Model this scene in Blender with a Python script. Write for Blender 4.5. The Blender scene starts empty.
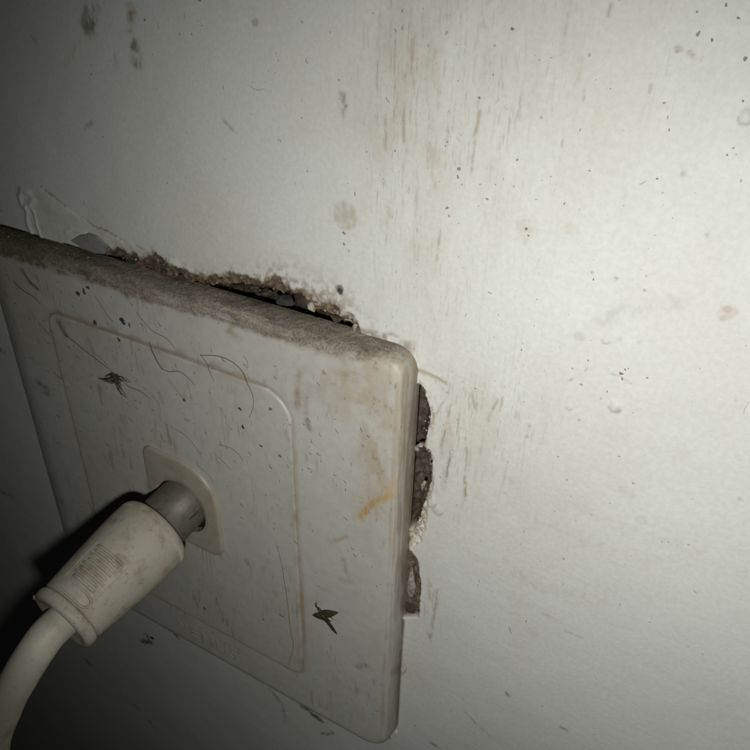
import bpy, math
import numpy as np
from mathutils import Matrix, Vector

# ------------------------------------------------------------------ scene, camera, light
# Plan of the place: the wall is the plane Y = 0 (room on the -Y side), X right, Z up.
# All tables below are in millimetres; MM turns them into metres.
MM = 0.001
scene = bpy.context.scene
COL = scene.collection

cam_d = bpy.data.cameras.new('camera')
cam = bpy.data.objects.new('camera', cam_d)
COL.objects.link(cam)
cam_d.sensor_width = 36.0
cam_d.sensor_fit = 'HORIZONTAL'
cam_d.lens = 36.0 * 722.68 / 750.0
cam_d.clip_start = 0.002
cam_d.clip_end = 20.0
R_ = ((0.867790, 0.496522, 0.020169), (0.275337, -0.446636, -0.851297), (-0.413680, 0.744299, -0.524297))          # right, down, forward
cam.matrix_world = Matrix((
    (R_[0][0], -R_[1][0], -R_[2][0], 77.461 * MM),
    (R_[0][1], -R_[1][1], -R_[2][1], -73.475 * MM),
    (R_[0][2], -R_[1][2], -R_[2][2], 88.930 * MM),
    (0, 0, 0, 1)))
scene.camera = cam

world = bpy.data.worlds.new('World')
scene.world = world
world.use_nodes = True
bg = world.node_tree.nodes['Background']
bg.inputs['Color'].default_value = (0.75, 0.85, 0.8, 1)
bg.inputs['Strength'].default_value = 0.003          # an unlit room

# the phone's flash, a small round LED beside the lens
fl_d = bpy.data.lights.new('phone_flash', 'SPOT')
fl = bpy.data.objects.new('phone_flash', fl_d)
COL.objects.link(fl)
fl_d.energy = 0.24
fl_d.color = (1.0, 0.995, 0.955)
fl_d.shadow_soft_size = 0.0025
fl_d.spot_size = math.radians(130)
fl_d.spot_blend = 1.0
fl.location = (70.8 * MM, -72.3 * MM, 65.8 * MM)
fl.rotation_euler = Vector((-0.145, 0.885, -0.445)).to_track_quat('-Z', 'Y').to_euler()

vs = scene.view_settings
vs.view_transform = 'Standard'
vs.look = 'None'
vs.exposure = 0.0
vs.gamma = 1.0
vs.use_curve_mapping = False
scene.render.engine = 'CYCLES'
scene.cycles.use_denoising = True

# ------------------------------------------------------------------ noise in numpy
_tab = np.random.default_rng(7).random((256, 256))
def vnoise(x, y, seed=0):
    x = np.asarray(x, float) + seed * 17.31
    y = np.asarray(y, float) + seed * 9.77
    xi = np.floor(x).astype(int); yi = np.floor(y).astype(int)
    fx = x - xi; fy = y - yi
    fx = fx * fx * (3 - 2 * fx); fy = fy * fy * (3 - 2 * fy)
    a = _tab[xi & 255, yi & 255]; b = _tab[(xi + 1) & 255, yi & 255]
    c = _tab[xi & 255, (yi + 1) & 255]; d = _tab[(xi + 1) & 255, (yi + 1) & 255]
    return (a * (1 - fx) + b * fx) * (1 - fy) + (c * (1 - fx) + d * fx) * fy
def fbm(x, y, octv=4, seed=0):
    s = 0; amp = .5; tot = 0
    for k in range(octv):
        s = s + amp * vnoise(x * 2 ** k, y * 2 ** k, seed + k * 3); tot += amp; amp *= .55
    return s / tot
def sst(a, b, v):
    t = np.clip((v - a) / (b - a), 0, 1)
    return t * t * (3 - 2 * t)
def seg_dist(x, z, pts):
    """distance to a polyline, and the fraction along it"""
    best = np.full(np.shape(x), 1e9); frac = np.zeros(np.shape(x)); n = len(pts) - 1
    for i in range(n):
        (ax, az), (bx, bz) = pts[i], pts[i + 1]
        dx, dz = bx - ax, bz - az
        t = np.clip(((x - ax) * dx + (z - az) * dz) / (dx * dx + dz * dz + 1e-9), 0, 1)
        d = np.hypot(x - ax - t * dx, z - az - t * dz)
        m = d < best
        best = np.where(m, d, best); frac = np.where(m, (i + t) / n, frac)
    return best, frac
def poly_sd(x, z, pts):
    """signed distance to a polygon, negative inside"""
    d, _ = seg_dist(x, z, list(pts) + [pts[0]])
    inside = np.zeros(np.shape(x), bool); n = len(pts)
    for i in range(n):
        (ax, az), (bx, bz) = pts[i], pts[(i + 1) % n]
        if az == bz: continue
        c = ((az > z) != (bz > z)) & (x < (bx - ax) * (z - az) / (bz - az) + ax)
        inside ^= c
    return np.where(inside, -d, d)
def lay(alb, mask, col):
    return alb * (1 - mask[..., None]) + np.array(col) * mask[..., None]

# ------------------------------------------------------------------ mesh helpers
def link(name, me, mat, parent=None, smooth=True):
    o = bpy.data.objects.new(name, me)
    COL.objects.link(o)
    if mat: me.materials.append(mat)
    if parent: o.parent = parent
    if smooth:
        me.polygons.foreach_set('use_smooth', np.ones(len(me.polygons), bool))
    return o
def raw_mesh(name, V, Q, albedo=None, masks=None):
    """V (n,3) in mm, Q (m,4) quads"""
    V = np.asarray(V, float) * MM; Q = np.asarray(Q, np.int32)
    me = bpy.data.meshes.new(name)
    me.vertices.add(len(V)); me.vertices.foreach_set('co', V.ravel())
    k = Q.shape[1]
    me.loops.add(Q.size); me.loops.foreach_set('vertex_index', Q.ravel())
    me.polygons.add(len(Q))
    me.polygons.foreach_set('loop_start', np.arange(len(Q), dtype=np.int32) * k)
    me.update(calc_edges=True)
    if albedo is not None:
        at = me.attributes.new('albedo', 'FLOAT_COLOR', 'POINT')
        c = np.ones((len(V), 4)); c[:, :3] = np.clip(albedo, 0, 1)
        at.data.foreach_set('color', c.ravel())
    for k, v in (masks or {}).items():
        me.attributes.new(k, 'FLOAT', 'POINT').data.foreach_set('value', np.ascontiguousarray(v, dtype=np.float32).ravel())
    me.validate()
    return me
def grid_quads(n, m, wrap=False):
    i, j = np.meshgrid(np.arange(n - 1), np.arange(m if wrap else m - 1), indexing='ij')
    j2 = (j + 1) % m
    return np.stack([i * m + j, i * m + j2, (i + 1) * m + j2, (i + 1) * m + j], -1).reshape(-1, 4)
def tube(name, pts, rad, mat, parent=None, seg=6, closed_ends=True, smooth=True):
    """round tube through 3-D points (mm); rad a number or one per point"""
    P = np.asarray(pts, float); n = len(P)
    rad = np.full(n, rad) if np.isscalar(rad) else np.asarray(rad, float)
    T = np.gradient(P, axis=0); T /= np.linalg.norm(T, axis=1)[:, None] + 1e-12
    up = np.array([0, 1, 0.]) if abs(T[0] @ [0, 1, 0]) < .9 else np.array([0, 0, 1.])
    V = []
    for k in range(n):
        a = np.cross(T[k], up); a /= np.linalg.norm(a); b = np.cross(T[k], a); up = -b if False else up
        for q in range(seg):
            w = 2 * math.pi * q / seg
            V.append(P[k] + rad[k] * (a * math.cos(w) + b * math.sin(w)))
    Q = grid_quads(n, seg, True)
    return link(name, raw_mesh(name, V, Q), mat, parent, smooth)
def spline(pts, n):
    """Catmull-Rom through points"""
    P = np.asarray(pts, float); P = np.vstack([2 * P[0] - P[1], P, 2 * P[-1] - P[-2]])
    out = []
    m = len(P) - 3
    for t in np.linspace(0, m - 1e-6, n):
        i = int(t); u = t - i
        a, b, c, d = P[i:i + 4]
        out.append(.5 * (2 * b + (c - a) * u + (2 * a - 5 * b + 4 * c - d) * u * u + (3 * b - a - 3 * c + d) * u ** 3))
    return np.array(out)
def tag(o, label=None, cat=None, group=None, kind=None):
    if label: o['label'] = label
    if cat: o['category'] = cat
    if group: o['group'] = group
    if kind: o['kind'] = kind
    return o
def empty(name, loc_mm=(0, 0, 0)):
    o = bpy.data.objects.new(name, None); COL.objects.link(o)
    o.location = [c * MM for c in loc_mm]; o.empty_display_size = 0.005
    return o

# ------------------------------------------------------------------ materials
class Nodes:
    def __init__(self, name):
        self.mat = bpy.data.materials.new(name); self.mat.use_nodes = True
        self.nt = self.mat.node_tree; self.p = self.nt.nodes['Principled BSDF']
    def n(self, typ, **kw):
        nd = self.nt.nodes.new(typ)
        for k, v in kw.items():
            if k in nd.inputs: nd.inputs[k].default_value = v
            else: setattr(nd, k, v)
        return nd
    def l(self, a, b): self.nt.links.new(a, b)
    def noise(self, scale, detail=3, rough=.5, stretch=(1, 1, 1)):
        tc = self.n('ShaderNodeTexCoord'); mp = self.n('ShaderNodeMapping')
        mp.inputs['Scale'].default_value = stretch
        self.l(tc.outputs['Object'], mp.inputs['Vector'])
        t = self.n('ShaderNodeTexNoise'); t.inputs['Scale'].default_value = scale
        t.inputs['Detail'].default_value = detail; t.inputs['Roughness'].default_value = rough
        self.l(mp.outputs['Vector'], t.inputs['Vector'])
        return t.outputs['Fac']
    def ramp(self, fac, a, b, lo=0., hi=1.):
        r = self.n('ShaderNodeMapRange'); r.interpolation_type = 'SMOOTHSTEP'
        r.inputs['From Min'].default_value = a; r.inputs['From Max'].default_value = b
        r.inputs['To Min'].default_value = lo; r.inputs['To Max'].default_value = hi
        self.l(fac, r.inputs['Value']); return r.outputs['Result']
    def math(self, op, a, b):
        m = self.n('ShaderNodeMath'); m.operation = op
        for k, v in ((0, a), (1, b)):
            if hasattr(v, 'links'): self.l(v, m.inputs[k])
            else: m.inputs[k].default_value = v
        return m.outputs[0]
    def mix(self, fac, a, b, mode='MIX'):
        m = self.n('ShaderNodeMix'); m.data_type = 'RGBA'; m.blend_type = mode
        for sock, v in ((m.inputs[0], fac), (m.inputs[6], a), (m.inputs[7], b)):
            if hasattr(v, 'links'): self.l(v, sock)
            elif isinstance(v, (int, float)): sock.default_value = v
            else: sock.default_value = (*v, 1)
        return m.outputs[2]
    def specks(self, cell, size, density, stretch=(1, 1, 1)):
        """scattered fly-specks: dots of uneven size in some of the cells of a lattice of this pitch (m)"""
        tc = self.n('ShaderNodeTexCoord'); mp = self.n('ShaderNodeMapping')
        mp.inputs['Scale'].default_value = stretch
        self.l(tc.outputs['Object'], mp.inputs['Vector'])
        wob = self.n('ShaderNodeTexNoise'); wob.inputs['Scale'].default_value = 3.2 / cell
        self.l(mp.outputs['Vector'], wob.inputs['Vector'])
        v = self.n('ShaderNodeTexVoronoi'); v.inputs['Scale'].default_value = 1 / cell
        self.l(mp.outputs['Vector'], v.inputs['Vector'])
        sep = self.n('ShaderNodeSeparateColor'); self.l(v.outputs['Color'], sep.inputs[0])
        rad = self.math('MULTIPLY', self.math('POWER', sep.outputs[0], 3.0), size)
        d = self.math('ADD', v.outputs['Distance'], self.math('MULTIPLY', self.math('SUBTRACT', wob.outputs['Fac'], .5), .12))
        k = self.math('SUBTRACT', rad, d)
        m = self.ramp(k, -.02, .03)
        keep = self.math('LESS_THAN', sep.outputs[1], density)
        return self.math('MULTIPLY', m, keep)
    def bump(self, h, dist, strength=1., prev=None):
        b = self.n('ShaderNodeBump'); b.inputs['Distance'].default_value = dist
        b.inputs['Strength'].default_value = strength
        self.l(h, b.inputs['Height'])
        if prev is not None: self.l(prev, b.inputs['Normal'])
        return b.outputs['Normal']
    def fattr(self, name):
        a = self.n('ShaderNodeAttribute'); a.attribute_name = name; return a.outputs['Fac']
    def attr(self, name):
        a = self.n('ShaderNodeAttribute'); a.attribute_name = name; return a.outputs['Color']

def mat_wall():
    m = Nodes('painted_plaster')
    c = m.attr('albedo')
    g = m.ramp(m.noise(1500, 4, .65), .3, .7, .95, 1.035)
    hs = m.n('ShaderNodeHueSaturation'); m.l(c, hs.inputs['Color']); m.l(g, hs.inputs['Value']); c = hs.outputs['Color']
    run = m.fattr('run')
    s1 = m.math('MULTIPLY', m.ramp(m.noise(1700, 3, .6, (1, 1, .10)), .53, .65), m.ramp(m.noise(900, 4, .7, (1, 1, .4)), .38, .60))
    s2 = m.math('MULTIPLY', m.ramp(m.noise(3200, 2, .6, (1, 1, .09)), .55, .68), m.ramp(m.noise(1500, 4, .7, (1, 1, .4)), .40, .62))
    c = m.mix(m.math('MULTIPLY', m.math('MULTIPLY', s1, run), .40), c, (.36, .30, .195))
    c = m.mix(m.math('MULTIPLY', m.math('MULTIPLY', s2, run), .46), c, (.30, .25, .165))
    crumbs = m.math('MULTIPLY', m.ramp(m.noise(2600, 4, .75), .60, .72), m.math('ADD', m.math('MULTIPLY', run, .50), .07))
    c = m.mix(crumbs, c, (.30, .25, .17))
    c = m.mix(m.math('MULTIPLY', m.specks(.0042, .05, .5), .5), c, (.16, .135, .09))
    c = m.mix(m.math('MULTIPLY', m.specks(.0019, .12, .35), .42), c, (.24, .20, .13))
    c = m.mix(m.math('MULTIPLY', m.specks(.0024, .09, .4, (1, 1, .4)), .3), c, (.30, .245, .16))
    m.l(c, m.p.inputs['Base Color'])
    m.l(m.ramp(m.noise(160, 4, .6), .3, .7, .48, .64), m.p.inputs['Roughness'])
    m.p.inputs['Specular IOR Level'].default_value = .22
    n1 = m.bump(m.noise(260, 4, .55), .00018, .25)
    n2 = m.bump(m.noise(620, 3, .6, (.5, 1, 1.3)), .00008, .32, n1)
    n3 = m.bump(m.noise(2600, 2, .5), .00004, .5, n2)
    m.l(n3, m.p.inputs['Normal'])
    return m.mat
def mat_plate(name, speck=1., dusty=False):
    m = Nodes(name)
    c = m.attr('albedo')
    g = m.ramp(m.noise(700, 4, .6), .3, .7, .95, 1.04)
    hs = m.n('ShaderNodeHueSaturation'); m.l(c, hs.inputs['Color']); m.l(g, hs.inputs['Value']); c = hs.outputs['Color']
    c = m.mix(m.math('MULTIPLY', m.specks(.0035, .06, .5), .7 * speck), c, (.07, .06, .045))
    c = m.mix(m.math('MULTIPLY', m.specks(.0017, .13, .35), .5 * speck), c, (.19, .155, .10))
    c = m.mix(m.math('MULTIPLY', m.specks(.0022, .10, .45, (1, 1, .4)), .45 * speck), c, (.20, .165, .11))
    fine = m.math('MULTIPLY', m.ramp(m.noise(2400, 4, .7), .58, .74), .20 * speck)
    c = m.mix(fine, c, (.24, .205, .14))
    rough = m.ramp(m.noise(220, 4, .6), .3, .7, .36, .58)
    n1 = m.bump(m.noise(420, 3, .5), .00006, .5)
    n2 = m.bump(m.noise(3000, 2, .5), .00003, .5, n1)
    if dusty:
        dust = m.fattr('dust')
        g2 = m.ramp(m.noise(3200, 4, .75), .32, .68, .62, 1.3)
        hs = m.n('ShaderNodeHueSaturation'); m.l(c, hs.inputs['Color']); m.l(g2, hs.inputs['Value'])
        c = m.mix(dust, c, hs.outputs['Color'])
        pale = m.math('MULTIPLY', m.ramp(m.noise(4200, 2, .5), .70, .76), dust)
        c = m.mix(m.math('MULTIPLY', pale, .35), c, (.50, .47, .40))
        rough = m.math('MAXIMUM', rough, m.math('MULTIPLY', dust, .95))
        h = m.math('MULTIPLY', m.noise(2200, 5, .75), dust)
        n2 = m.bump(h, .00022, .55, n2)
        spec = m.math('SUBTRACT', .4, m.math('MULTIPLY', dust, .36)); m.l(spec, m.p.inputs['Specular IOR Level'])
    else:
        m.p.inputs['Specular IOR Level'].default_value = .4
    m.l(c, m.p.inputs['Base Color'])
    m.l(rough, m.p.inputs['Roughness'])
    m.l(n2, m.p.inputs['Normal'])
    return m.mat
def mat_plain(name, col, dirt=None, rough=.5, metal=0., scale=400, lo=.5, hi=.75, bump=.00005, speck=0.):
    m = Nodes(name)
    c = m.mix(m.ramp(m.noise(scale, 5, .65), lo, hi), col, dirt or tuple(v * .6 for v in col))
    if speck:
        c = m.mix(m.math('MULTIPLY', m.ramp(m.noise(1300, 5, .75), .56, .70), speck * .7), c, (.20, .15, .09))
        c = m.mix(m.math('MULTIPLY', m.ramp(m.noise(650, 5, .7, (1, .5, 1)), .58, .70), speck * .6), c, (.24, .18, .11))
        c = m.mix(m.math('MULTIPLY', m.specks(.0021, .11, .5), speck), c, (.10, .075, .045))
        c = m.mix(m.math('MULTIPLY', m.specks(.0011, .14, .4), speck * .6), c, (.17, .12, .075))
    m.l(c, m.p.inputs['Base Color'])
    m.p.inputs['Roughness'].default_value = rough; m.p.inputs['Metallic'].default_value = metal
    m.l(m.bump(m.noise(scale * 3, 4, .6), bump, .6), m.p.inputs['Normal'])
    return m.mat
M_WALL = mat_wall()
M_FRAME = mat_plate('yellowed_white_plastic', 1., True)
M_PANEL = mat_plate('panel_plastic', .9)
M_COLLAR = mat_plain('aged_ivory_plastic', (.43, .40, .31), (.34, .30, .21), .38, 0, 240, .45, .8, .00003, .35)
M_PLUG = mat_plain('plug_ivory_plastic', (.475, .45, .365), (.30, .25, .17), .5, 0, 260, .46, .74, .0001, .85)
M_CABLE = mat_plain('cable_ivory_vinyl', (.60, .575, .465), (.42, .37, .27), .5, 0, 230, .48, .8, .00006, .5)
M_METAL = mat_plain('dull_nickel', (.185, .17, .13), (.10, .09, .065), .5, .25, 900, .45, .8, .00003)
M_WELL = mat_plain('dark_well', (.03, .028, .022), None, .8)
M_LETTER = mat_plain('raised_letter_dirt', (.50, .485, .41), (.40, .375, .28), .5, 0, 450)
M_HAIR = mat_plain('hair_fibre', (.12, .108, .085), None, .6)
M_HAIRL = mat_plain('pale_fibre', (.24, .21, .165), None, .7)
M_LINT = mat_plain('lint_fibre', (.20, .17, .125), None, .8)
M_FUZZ = mat_plain('dust_fuzz', (.085, .07, .045), (.045, .038, .025), .9, 0, 1500)
M_BUG = mat_plain('insect_body', (.035, .028, .018), None, .5, 0, 2500)
M_WING = mat_plain('insect_wing', (.075, .062, .036), (.04, .033, .02), .4, 0, 1800)
M_CRUMB = mat_plain('crumbled_plaster', (.46, .43, .37), (.24, .19, .13), .9, 0, 900, .4, .65, .0002)
M_SOIL = mat_plain('brown_mortar', (.085, .065, .045), (.045, .034, .024), .95, 0, 900, .4, .65, .0003)
M_STONE = mat_plain('grey_grit', (.062, .06, .054), (.03, .029, .026), .9, 0, 900, .4, .65, .0002)
M_GRIT = mat_plain('dusty_grit', (.36, .32, .26), (.2, .17, .12), .9, 0, 900)
def mat_rubble():
    m = Nodes('mortar_crumbs'); m.l(m.attr('albedo'), m.p.inputs['Base Color']); m.p.inputs['Roughness'].default_value = .95
    m.l(m.bump(m.noise(4000, 4, .7), .0002, .8), m.p.inputs['Normal']); return m.mat
M_RUBBLE = mat_rubble()
M_FLAKE = mat_plain('grey_paint_flake', (.30, .30, .285), (.22, .215, .20), .7, 0, 300, .4, .7, .0001)

# ------------------------------------------------------------------ the wall
def axis(lo, c0, c1, hi, step, ratio):
    mid = list(np.arange(c0, c1 + 1e-6, step))
    def grow(a, b, sgn):
        out = []; s = step; v = a
        while (v - b) * sgn < 0:
            s = min(s * ratio, 12); v += s * sgn; out.append(v)
        return out
    return np.array(grow(c0, lo, -1)[::-1] + mid + grow(c1, hi, 1))

SOIL_TOP = [(-15.53, 43.67), (-12.25, 45.06), (-8.95, 45.11), (-5.36, 44.90), (-2.03, 45.97), (0.07, 45.13), (2.67, 45.08), (5.93, 44.55), (8.86, 44.93), (12.55, 46.28), (14.20, 46.36), (17.79, 46.75), (20.62, 47.73), (22.29, 47.23), (25.59, 46.70), (28.50, 46.40), (29.78, 46.28), (31.66, 45.15), (33.54, 44.61), (34.33, 42.87)]
PIT_TOP = [(-14.84, 42.79), (-12.17, 43.56), (-10.70, 43.20), (-8.17, 42.75), (-1.83, 42.54), (5.33, 43.11), (10.21, 43.66), (12.59, 44.87), (15.89, 45.21), (18.73, 45.29), (21.15, 45.13), (22.56, 46.10), (24.57, 46.00), (25.88, 45.58), (26.16, 44.13), (29.10, 43.85), (32.92, 43.23), (33.87, 42.59)]
R_CAV = [(41.99, 37.50), (43.02, 37.84), (44.10, 37.10), (44.50, 35.49), (45.21, 33.64), (45.06, 31.44), (44.74, 29.29), (44.50, 28.16), (45.34, 27.10), (45.76, 25.51), (45.77, 22.99), (45.60, 20.70), (45.25, 18.66), (44.61, 15.65), (43.81, 12.06), (41.63, 10.98), (40.50, 37.00)]
R_TORN = [(44.03, 28.32), (45.77, 27.62), (46.13, 24.59), (46.37, 21.05), (45.93, 18.02), (45.70, 13.99), (45.11, 10.03), (43.86, 7.92), (42.45, 8.26), (42.03, 17.19)]
LENS = [(41.17, 5.22), (43.71, 7.42), (44.86, 5.44), (45.63, 1.23), (45.70, -6.19), (41.73, -8.62)]

SPECKS = []; WALL = {}
def build_wall():
    xs = axis(-420, -56, 98, 420, .16, 1.03)
    zs = axis(-420, -62, 92, 420, .235, 1.03)
    X, Z = np.meshgrid(xs, zs, indexing='ij')
    RUN = np.zeros_like(X)                    # where dirty water has run down
    H = np.zeros_like(X)                      # relief towards the room, mm
    A = np.ones(X.shape + (3,)) * np.array((.72, .73, .69))
    near = lambda x0, x1, z0, z1: (slice(*np.searchsorted(xs, (x0, x1))), slice(*np.searchsorted(zs, (z0, z1))))
    # trowelled, brushed surface
    H += (fbm(X / 26, Z / 26, 4, 1) - .5) * .55 + (fbm(X / 5.5, Z / 3.2, 3, 5) - .5) * .05
    H += (vnoise(X / 2.6, Z / .55, 11) - .5) * .01
    A *= (.97 + .06 * fbm(X / 14, Z / 14, 4, 21))[..., None]
    warm = sst(.52, .72, fbm(X / 19, Z / 24, 4, 31))
    A = lay(A, warm * .20, (.62, .60, .49))

    # vertical run-marks of dirty water above and right of the plate
    def runs(cx, cz, wx, wz, k, seed):
        nonlocal A
        s = near(cx - 2.6 * wx, cx + 2.6 * wx, cz - 2.6 * wz, cz + 2.6 * wz)
        x, z = X[s], Z[s]
        env = np.exp(-((x - cx) / wx) ** 2 - ((z - cz) / wz) ** 2)
        wash = sst(.42, .75, fbm(x / 4, z / 9, 4, seed + 7))
        A[s] = lay(A[s], np.clip(wash * .42 * env * k, 0, 1), (.56, .52, .40))
        patch = sst(.36, .62, fbm(x / 3.2, z / 7, 3, seed + 3))
        RUN[s] = np.maximum(RUN[s], np.clip(env * k * (.25 + .85 * patch), 0, 1.3))
    runs(*(39.02, 71.08), 7, 22, 1., 40)
    runs(*(42.28, 77.52), 9, 16, .9, 47)
    runs(*(48.75, 69.22), 9, 22, .8, 55)
    runs(*(58.53, 80.66), 10, 14, .45, 63)
    runs(*(45.43, 50.74), 6, 12, .6, 71)
    runs(*(49.11, 30.99), 6, 11, 1.15, 77)
    runs(*(55.07, 34.89), 7, 12, .7, 83)
    runs(*(47.87, -0.89), 3.4, 6, 1.2, 91)

    # single streaks, stains and smears that can be told apart: points, half-width, strength, colour
    BR = (.34, .28, .18); DK = (.12, .105, .075); TAN = (.53, .47, .34); GY = (.30, .29, .25)
    marks = [
        ([(48.25, 73.04), (48.08, 70.17), (47.84, 66.73)], .35, .55, BR), ([(39.44, 72.93), (39.63, 68.78)], .28, .6, BR),
        ([(35.95, 76.96), (36.13, 69.63)], .2, .5, BR), ([(37.11, 71.38), (37.36, 67.57)], .25, .5, BR), ([(38.08, 79.10), (38.35, 68.83)], .2, .5, BR),
        ([(40.08, 79.25), (40.14, 75.85)], .2, .5, BR), ([(47.91, 83.38), (47.93, 81.20)], .5, .35, TAN), ([(43.14, 68.41), (43.58, 63.78)], .7, .4, TAN),
        ([(38.11, 61.27), (37.66, 58.34)], .6, .4, TAN), ([(44.77, 59.52), (44.66, 55.78)], .3, .5, BR), ([(41.58, 65.39), (41.59, 60.71)], .3, .35, TAN),
        ([(59.81, 83.63), (59.86, 82.42)], .3, .5, BR), ([(55.95, 82.58), (56.11, 79.17)], .25, .4, TAN), ([(57.90, 78.89), (57.98, 76.68)], .25, .4, TAN),
        ([(58.73, 76.31), (58.79, 75.41)], .25, .5, BR), ([(66.11, 80.60), (67.44, 80.30), (68.39, 79.82)], .35, .45, BR),
        ([(50.78, 30.31), (50.98, 26.63), (51.31, 21.42)], .35, .55, BR), ([(47.95, 36.23), (47.56, 32.05), (47.08, 28.49)], .3, .55, BR),
        ([(50.61, 39.46), (51.28, 36.93)], .3, .5, BR), ([(54.17, 39.17), (53.51, 36.65), (53.28, 35.00)], .35, .5, BR), ([(54.77, 39.68), (54.76, 37.56)], .25, .5, BR),
        ([(45.03, 31.93), (46.34, 34.54), (47.05, 36.70)], .25, .45, BR), ([(48.64, 29.62), (48.37, 25.54), (48.20, 21.86)], .2, .45, DK),
        ([(51.21, 24.09), (51.31, 21.42)], .3, .6, BR), ([(58.65, 37.01), (58.67, 35.01)], .3, .4, BR), ([(55.80, 28.67), (58.85, 26.59)], .5, .22, TAN),
        ([(48.72, 1.86), (48.44, -4.04), (48.12, -9.81)], .5, .55, BR), ([(46.91, 3.06), (47.53, -1.09)], .6, .45, BR), ([(47.29, -8.36), (48.36, -10.65)], .25, .45, BR),
        ([(58.35, 13.48), (60.80, 11.83), (63.91, 10.57)], .6, .16, TAN), ([(65.29, 6.23), (66.97, 5.79)], .4, .3, TAN), ([(68.47, 4.60), (70.87, 4.86)], .25, .4, BR),
        ([(55.85, -23.85), (57.65, -25.27), (60.56, -26.92)], .35, .5, BR), ([(49.96, -37.45), (52.00, -37.63)], .4, .5, DK),
        ([(60.83, 22.25), (70.26, 21.96), (77.58, 22.67)], 1.2, .13, TAN), ([(64.15, 27.28), (74.40, 26.30), (81.23, 26.97)], .9, .11, TAN), ([(53.15, 11.73), (62.43, 10.73), (71.87, 13.21)], 1.0, .13, TAN), ([(67.05, 39.42), (76.08, 39.37)], 1.2, .10, TAN), ([(61.42, 7.07), (63.07, -0.62), (61.86, -6.06)], 1.6, .12, TAN), ([(61.70, -14.09), (62.43, -14.57)], .3, .5, DK), ([(71.15, -15.89), (71.79, -15.90)], .3, .5, DK), ([(66.88, 47.09), (68.12, 46.97), (69.10, 46.50)], .25, .35, BR),
        ([(62.35, 44.67), (63.58, 45.76), (64.10, 46.73)], .22, .5, BR), ([(64.55, 53.00), (66.88, 54.84), (69.65, 56.39), (71.93, 57.32)], .8, .16, GY),
        ([(-8.19, 79.41), (-9.13, 77.33)], .5, .35, DK), ([(-5.87, 79.78), (-7.05, 78.06), (-8.52, 76.76)], .8, .45, DK), ([(-7.17, 79.00), (-8.00, 77.28)], 1.0, .28, DK),
        ([(0.10, 80.12), (-0.25, 78.51)], .55, .6, (.26, .2, .1)), ([(-0.37, 77.10), (-0.55, 75.44)], .5, .45, DK), ([(-0.16, 75.59), (-0.11, 73.30)], .7, .5, DK), ([(0.66, 75.30), (0.77, 74.11)], .5, .5, BR),
        ([(-14.26, 71.76), (-11.04, 74.60), (-8.72, 76.02)], .5, .28, TAN), ([(-4.13, 74.05), (-3.95, 72.46)], .3, .4, DK), ([(-20.00, 75.18), (-19.41, 74.45)], .3, .55, DK),
        ([(31.34, 72.76), (31.47, 71.69)], .45, .6, (.2, .19, .17)), ([(31.60, 71.59), (31.60, 70.38)], .3, .35, GY),
        ([(13.58, 67.91), (14.79, 67.08), (15.54, 66.56)], .2, .55, GY), ([(-12.77, 63.21), (-10.96, 64.57)], .4, .3, DK),
        ([(-14.08, 50.13), (-12.77, 49.25)], 1.2, .22, TAN), ([(-23.88, -55.51), (-23.62, -57.52), (-26.26, -59.23)], .9, .75, (.05, .05, .045)), ([(-52.18, -83.64), (-50.83, -84.43)], .6, .6, (.05, .05, .045)),
        ([(-16.78, -47.84), (-14.65, -47.87), (-13.07, -49.26)], .8, .6, (.07, .065, .05)), ([(21.38, -49.08), (23.13, -49.10), (25.10, -49.62)], .7, .65, (.07, .065, .05)), ([(23.35, -49.96), (25.82, -50.43)], .5, .6, (.07, .065, .05)),
        ([(25.97, -54.85), (28.49, -52.10)], .45, .5, (.09, .085, .07)), ([(12.87, -49.30), (15.83, -52.27), (16.30, -57.95)], .5, .35, (.1, .1, .08)), ([(-66.94, -29.94), (-63.20, -29.85)], 1.0, .35, DK), ([(-50.36, 14.98), (-49.52, 14.77)], .5, .6, DK),
        ([(-35.73, -91.39), (-34.30, -91.63)], .8, .4, DK), ([(-30.55, -94.99), (-29.24, -95.76)], .7, .4, DK),
    ]
    for pts, w, k, col in marks:
        if col is BR: w *= .55; k *= .9
        xx = [p[0] for p in pts]; zz = [p[1] for p in pts]
        s = near(min(xx) - 4 * w - 1, max(xx) + 4 * w + 1, min(zz) - 4 * w - 1, max(zz) + 4 * w + 1)
        x, z = X[s], Z[s]
        d, fr = seg_dist(x + (fbm(x / 1.1, z / 1.1, 3, 101) - .5) * w * 2.2, z, pts)
        b = sst(.30, .62, fbm(x / .55, z / 1.1, 3, 107))
        A[s] = lay(A[s], np.clip(np.exp(-(d / w) ** 2) * k * (.2 + 1.1 * b), 0, 1), col)
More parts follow.
